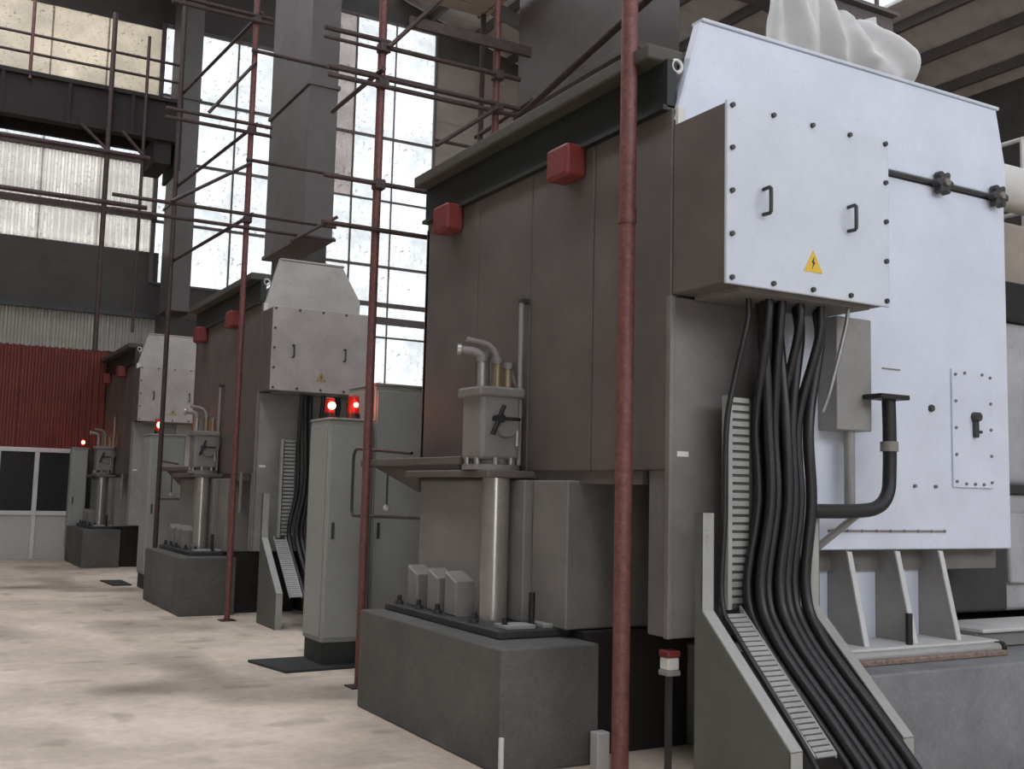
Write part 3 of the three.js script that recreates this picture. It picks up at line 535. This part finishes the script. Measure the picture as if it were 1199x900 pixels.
{ // in front of the middle generator
  const z = -13.06, s = thing('scaffold', 'red tube scaffold around the middle generator', 'scaffold', [3.4, 0, z - 1]);
  upright(s, 3.555, z, 0, 9.6, 0.036); upright(s, 3.345, -16.35, 0, 9.8, 0.036, M.tubeDark);
  for (const [x0, x1, y] of [[2.5, 3.75, 7.52], [2.5, 3.75, 7.45], [2.5, 3.8, 6.11], [2.5, 3.8, 6.0], [1.95, 4.7, 4.96], [1.95, 4.7, 4.79], [3.5, 4.65, 7.06], [3.5, 4.7, 5.65], [2.5, 3.8, 8.6]]) part(s, 'ledger', rod([x0, y, z + 0.06], [x1, y, z + 0.06], 0.024), M.tubeDark);
  for (const [a, b] of [[[3.0, 6.14], [3.55, 6.9]], [[4.1, 4.69], [4.7, 5.09]], [[2.62, 4.97], [3.55, 5.6]]]) part(s, 'brace', rod([...a, z + 0.1], [...b, z + 0.1], 0.022), M.tubeDark);
  for (const y of [7.5, 6.05, 4.9]) part(s, 'cross_tube', rod([3.6, y + 0.06, z + 0.1], [3.39, y + 0.06, -16.45], 0.024), M.tubeDark);
  for (const y of [7.48, 6.05, 4.9]) coupler(s, 3.555, y, z + 0.03);
}
{ // dark walkway across the aisle with handrail, on tall posts
  const z = -20.0, w = thing('overhead_walkway', 'dark overhead walkway with handrail crossing the aisle', 'walkway', [0, 0, z]);
  part(w, 'girder', box(X0 + 0.02, 4.1, 8.0, 8.66, z - 0.2, z - 0.08, 0.01), M.walkway); part(w, 'girder', box(X0 + 0.02, 4.1, 8.0, 8.66, z - 1.3, z - 1.18, 0.01), M.walkway);
  part(w, 'flange', box(X0 + 0.02, 4.1, 7.92, 8.0, z - 0.26, z - 0.02), M.walkway); part(w, 'flange', box(X0 + 0.02, 4.1, 8.66, 8.73, z - 0.26, z - 0.02), M.walkway);
  for (let i = 0; i < 10; i++) part(w, 'floor_plate', box(X0 + 0.03 + i * 1.01, X0 + 1.03 + i * 1.01, 8.6, 8.64, z - 1.18, z - 0.2), M.walkway);
  for (let i = 0; i < 9; i++) part(w, 'stiffener', box(X0 + 0.6 + i * 1.08, X0 + 0.66 + i * 1.08, 8.0, 8.66, z - 0.08, z - 0.03), M.walkway);
  part(w, 'end_plate', box(4.1, 4.16, 7.4, 8.9, z - 1.3, z - 0.02), M.walkway); part(w, 'end_bracket', plate([[z - 1.2, 7.5], [z - 0.1, 7.5], [z - 0.1, 8.0], [z - 1.2, 8.0]], 'x', 3.7, 0.3), M.walkway);
  for (const y of [9.06, 9.4]) part(w, 'handrail', rod([X0 + 0.05, y, z - 0.05], [4.1, y, z - 0.05], 0.026), M.tubeDark);
  for (const x of [-5, -3.4, -1.8, -0.1, 1.53, 4.08]) part(w, 'handrail_post', rod([x, 8.6, z - 0.05], [x, x > 1 && x < 2 ? 10.4 : 9.5, z - 0.05], 0.03), M.tube);
  for (const y of [7.5, 6.58]) part(w, 'tie_tube', rod([X0 + 0.05, y, z + 0.06], [3.6, y, z + 0.06], 0.045), M.tubeDark);
  part(w, 'hanger_post', rod([2.87, 3.9, z + 0.02], [2.87, 10.1, z + 0.02], 0.045), M.tubeDark); part(w, 'hanger_post', rod([3.48, 4.3, z + 0.02], [3.48, 9.8, z + 0.02], 0.03), M.tubeDark); upright(w, X0 + 0.3, z, 0, 8, 0.05);
  for (const [a, b] of [[[3.5, 7.52], [3.1, 7.95]], [[2.9, 7.5], [2.4, 7.95]]]) part(w, 'knee_brace', rod([...a, z + 0.06], [...b, z + 0.0], 0.03), M.tubeDark);
}

// plastic sheet over the hood, hung from a steel beam
{
  const b = thing('hanging_beam', 'dark steel beam that the white plastic sheet hangs from', 'beam', [6.2, 5.7, -6]);
  part(b, 'web', box(4.6, 6.95, 5.45, 5.62, -6.04, -5.96, 0.008), M.purlin); part(b, 'flange', box(4.6, 6.95, 5.62, 5.65, -6.1, -5.9), M.purlin); part(b, 'flange', box(4.6, 6.95, 5.43, 5.455, -6.1, -5.9), M.purlin);
  for (const x of [4.8, 6.8]) part(b, 'hanger', rod([x, 5.64, -6], [x, roofY(x) - 0.2, -6], 0.02), M.purlin);
  const nu = 90, nv = 40, pos = [], idx = [];
  for (let j = 0; j <= nv; j++) for (let i = 0; i <= nu; i++) {
    const u = i / nu, v = j / nv, bulge = Math.sin(Math.PI * v) * (0.08 + 0.2 * Math.max(0, Math.min(1, (u - 0.5) * 4))) * (1 + 0.4 * Math.sin(9 * u));
    const x = 5.36 + u * 1.14 - 0.06 * (1 - v) * (1 - u) + 0.03 * Math.sin(6 * v + 4 * u);
    const top = u < 0.45 ? 6.1 - u * 0.5 : Math.max(5.4, 5.875 - (u - 0.45) * 2.6), y = top + (4.45 - top) * v + 0.03 * Math.sin(14 * u) * (1 - v);
    const z = -5.8 + bulge + 0.07 * Math.sin(21 * u + 2.4 * v) * (0.4 + 0.6 * v) + 0.045 * Math.sin(38 * u - 5 * v) + 0.04 * N2(u, v) + 0.08 * Math.sin(7 * v + 11 * u) * v;
    pos.push(x, y, z);
  }
  for (let j = 0; j < nv; j++) for (let i = 0; i < nu; i++) { const a = j * (nu + 1) + i, c = a + nu + 1; idx.push(a, c, a + 1, a + 1, c, c + 1); }
  const g = new THREE.BufferGeometry(); g.setAttribute('position', new THREE.Float32BufferAttribute(pos, 3)); g.setIndex(idx);
  g.computeVertexNormals();
  single('plastic_sheet', 'crumpled white plastic sheet hanging above the white hood', 'plastic sheet', g, M.plastic);
}

// engine beyond the nearest generator
{
  const e = thing('diesel_engine', 'pale engine partly seen past the right edge of the white panel', 'engine', [10, 0.66, -6.4]);
  part(e, 'base_frame', box(6.32, 14, 0.66, 0.76, -5.2, -4.78, 0.01), M.greyLight); part(e, 'base_flange', box(6.32, 14, 0.76, 0.785, -5.2, -4.74, 0.006), M.gussetEdge);
  part(e, 'crankcase', box(7.4, 14, 0.79, 1.7, -7.4, -5.45, 0.04), M.insulation);
  for (let i = 0; i < 6; i++) { const c = part(e, 'inspection_cover', box(7.55 + i * 1.05, 8.45 + i * 1.05, 1.0, 1.55, -5.45, -5.4, 0.03), M.insulation); part(c, 'cover_handle', box(7.9 + i * 1.05, 8.1 + i * 1.05, 1.25, 1.29, -5.4, -5.36, 0.008), M.darkSteel); }
  part(e, 'joint_strip', box(7.4, 14, 1.7, 1.76, -7.4, -5.42), M.darkSteel); part(e, 'block', box(7.4, 14, 1.76, 3.1, -7.2, -5.55, 0.06), M.insulation);
  part(e, 'gallery', box(7.35, 14, 3.1, 3.42, -7.0, -5.5, 0.02), M.black);
  for (let i = 0; i < 6; i++) part(e, 'cylinder_head', box(7.5 + i * 1.05, 8.4 + i * 1.05, 3.42, 4.0, -6.9, -5.7, 0.05), M.wallBeige);
  part(e, 'exhaust_pipe', rod([7.4, 4.4, -5.95], [14, 4.4, -5.95], 0.2, 0.2, 20), M.frameWhite); part(e, 'exhaust_support', box(8.0, 8.1, 3.95, 4.22, -6.0, -5.9), M.darkSteel); part(e, 'exhaust_support', box(12.0, 12.1, 3.95, 4.22, -6.0, -5.9), M.darkSteel);
}
{
  const r = thing('gallery_railing', 'white tube railing above the engine at the right edge', 'railing', [9.2, 4.0, -7.2]);
  for (const z of [-8.2, -7.3, -6.36]) part(r, 'post', rod([9.2, 4.0, z], [9.2, 5.13, z], 0.026), M.frameWhite);
  for (const y of [5.12, 4.75, 4.4]) part(r, 'rail', rod([9.2, y, -8.25], [9.2, y, -6.32], 0.022), M.frameWhite);
  part(r, 'toe_plate', box(9.18, 9.22, 4.0, 4.12, -8.25, -6.32), M.frameWhite);
  part(r, 'gallery_deck', box(7.6, 13, 3.94, 4.0, -8.3, -6.92), M.darkSteel); for (const x of [7.7, 12.9]) part(r, 'deck_leg', rod([x, 0.655, -8.15], [x, 3.94, -8.15], 0.04), M.darkSteel);
}

// steel plates on the floor
single('kerb_block', 'small pale block on the floor between the near plinth and the red post', 'block', box(3.68, 3.77, 0, 0.22, -5.45, -5.37, 0.008), M.doorPanel);
single('floor_plate', 'dark steel cover plate on the floor in front of the beacon cabinet', 'floor plate', plate([[2.92, -9.95], [3.05, -9.25], [3.9, -9.3], [3.9, -9.98]], 'y', 0.001, 0.025, 0.004), M.cabinetBase);
single('floor_plate', 'small dark plate on the floor by the far cabinet', 'floor plate', plate([[3.0, -18.8], [3.05, -17.9], [3.34, -17.9], [3.34, -18.8]], 'y', 0.001, 0.02, 0.004), M.cabinetBase);

renderer.render(scene, camera);
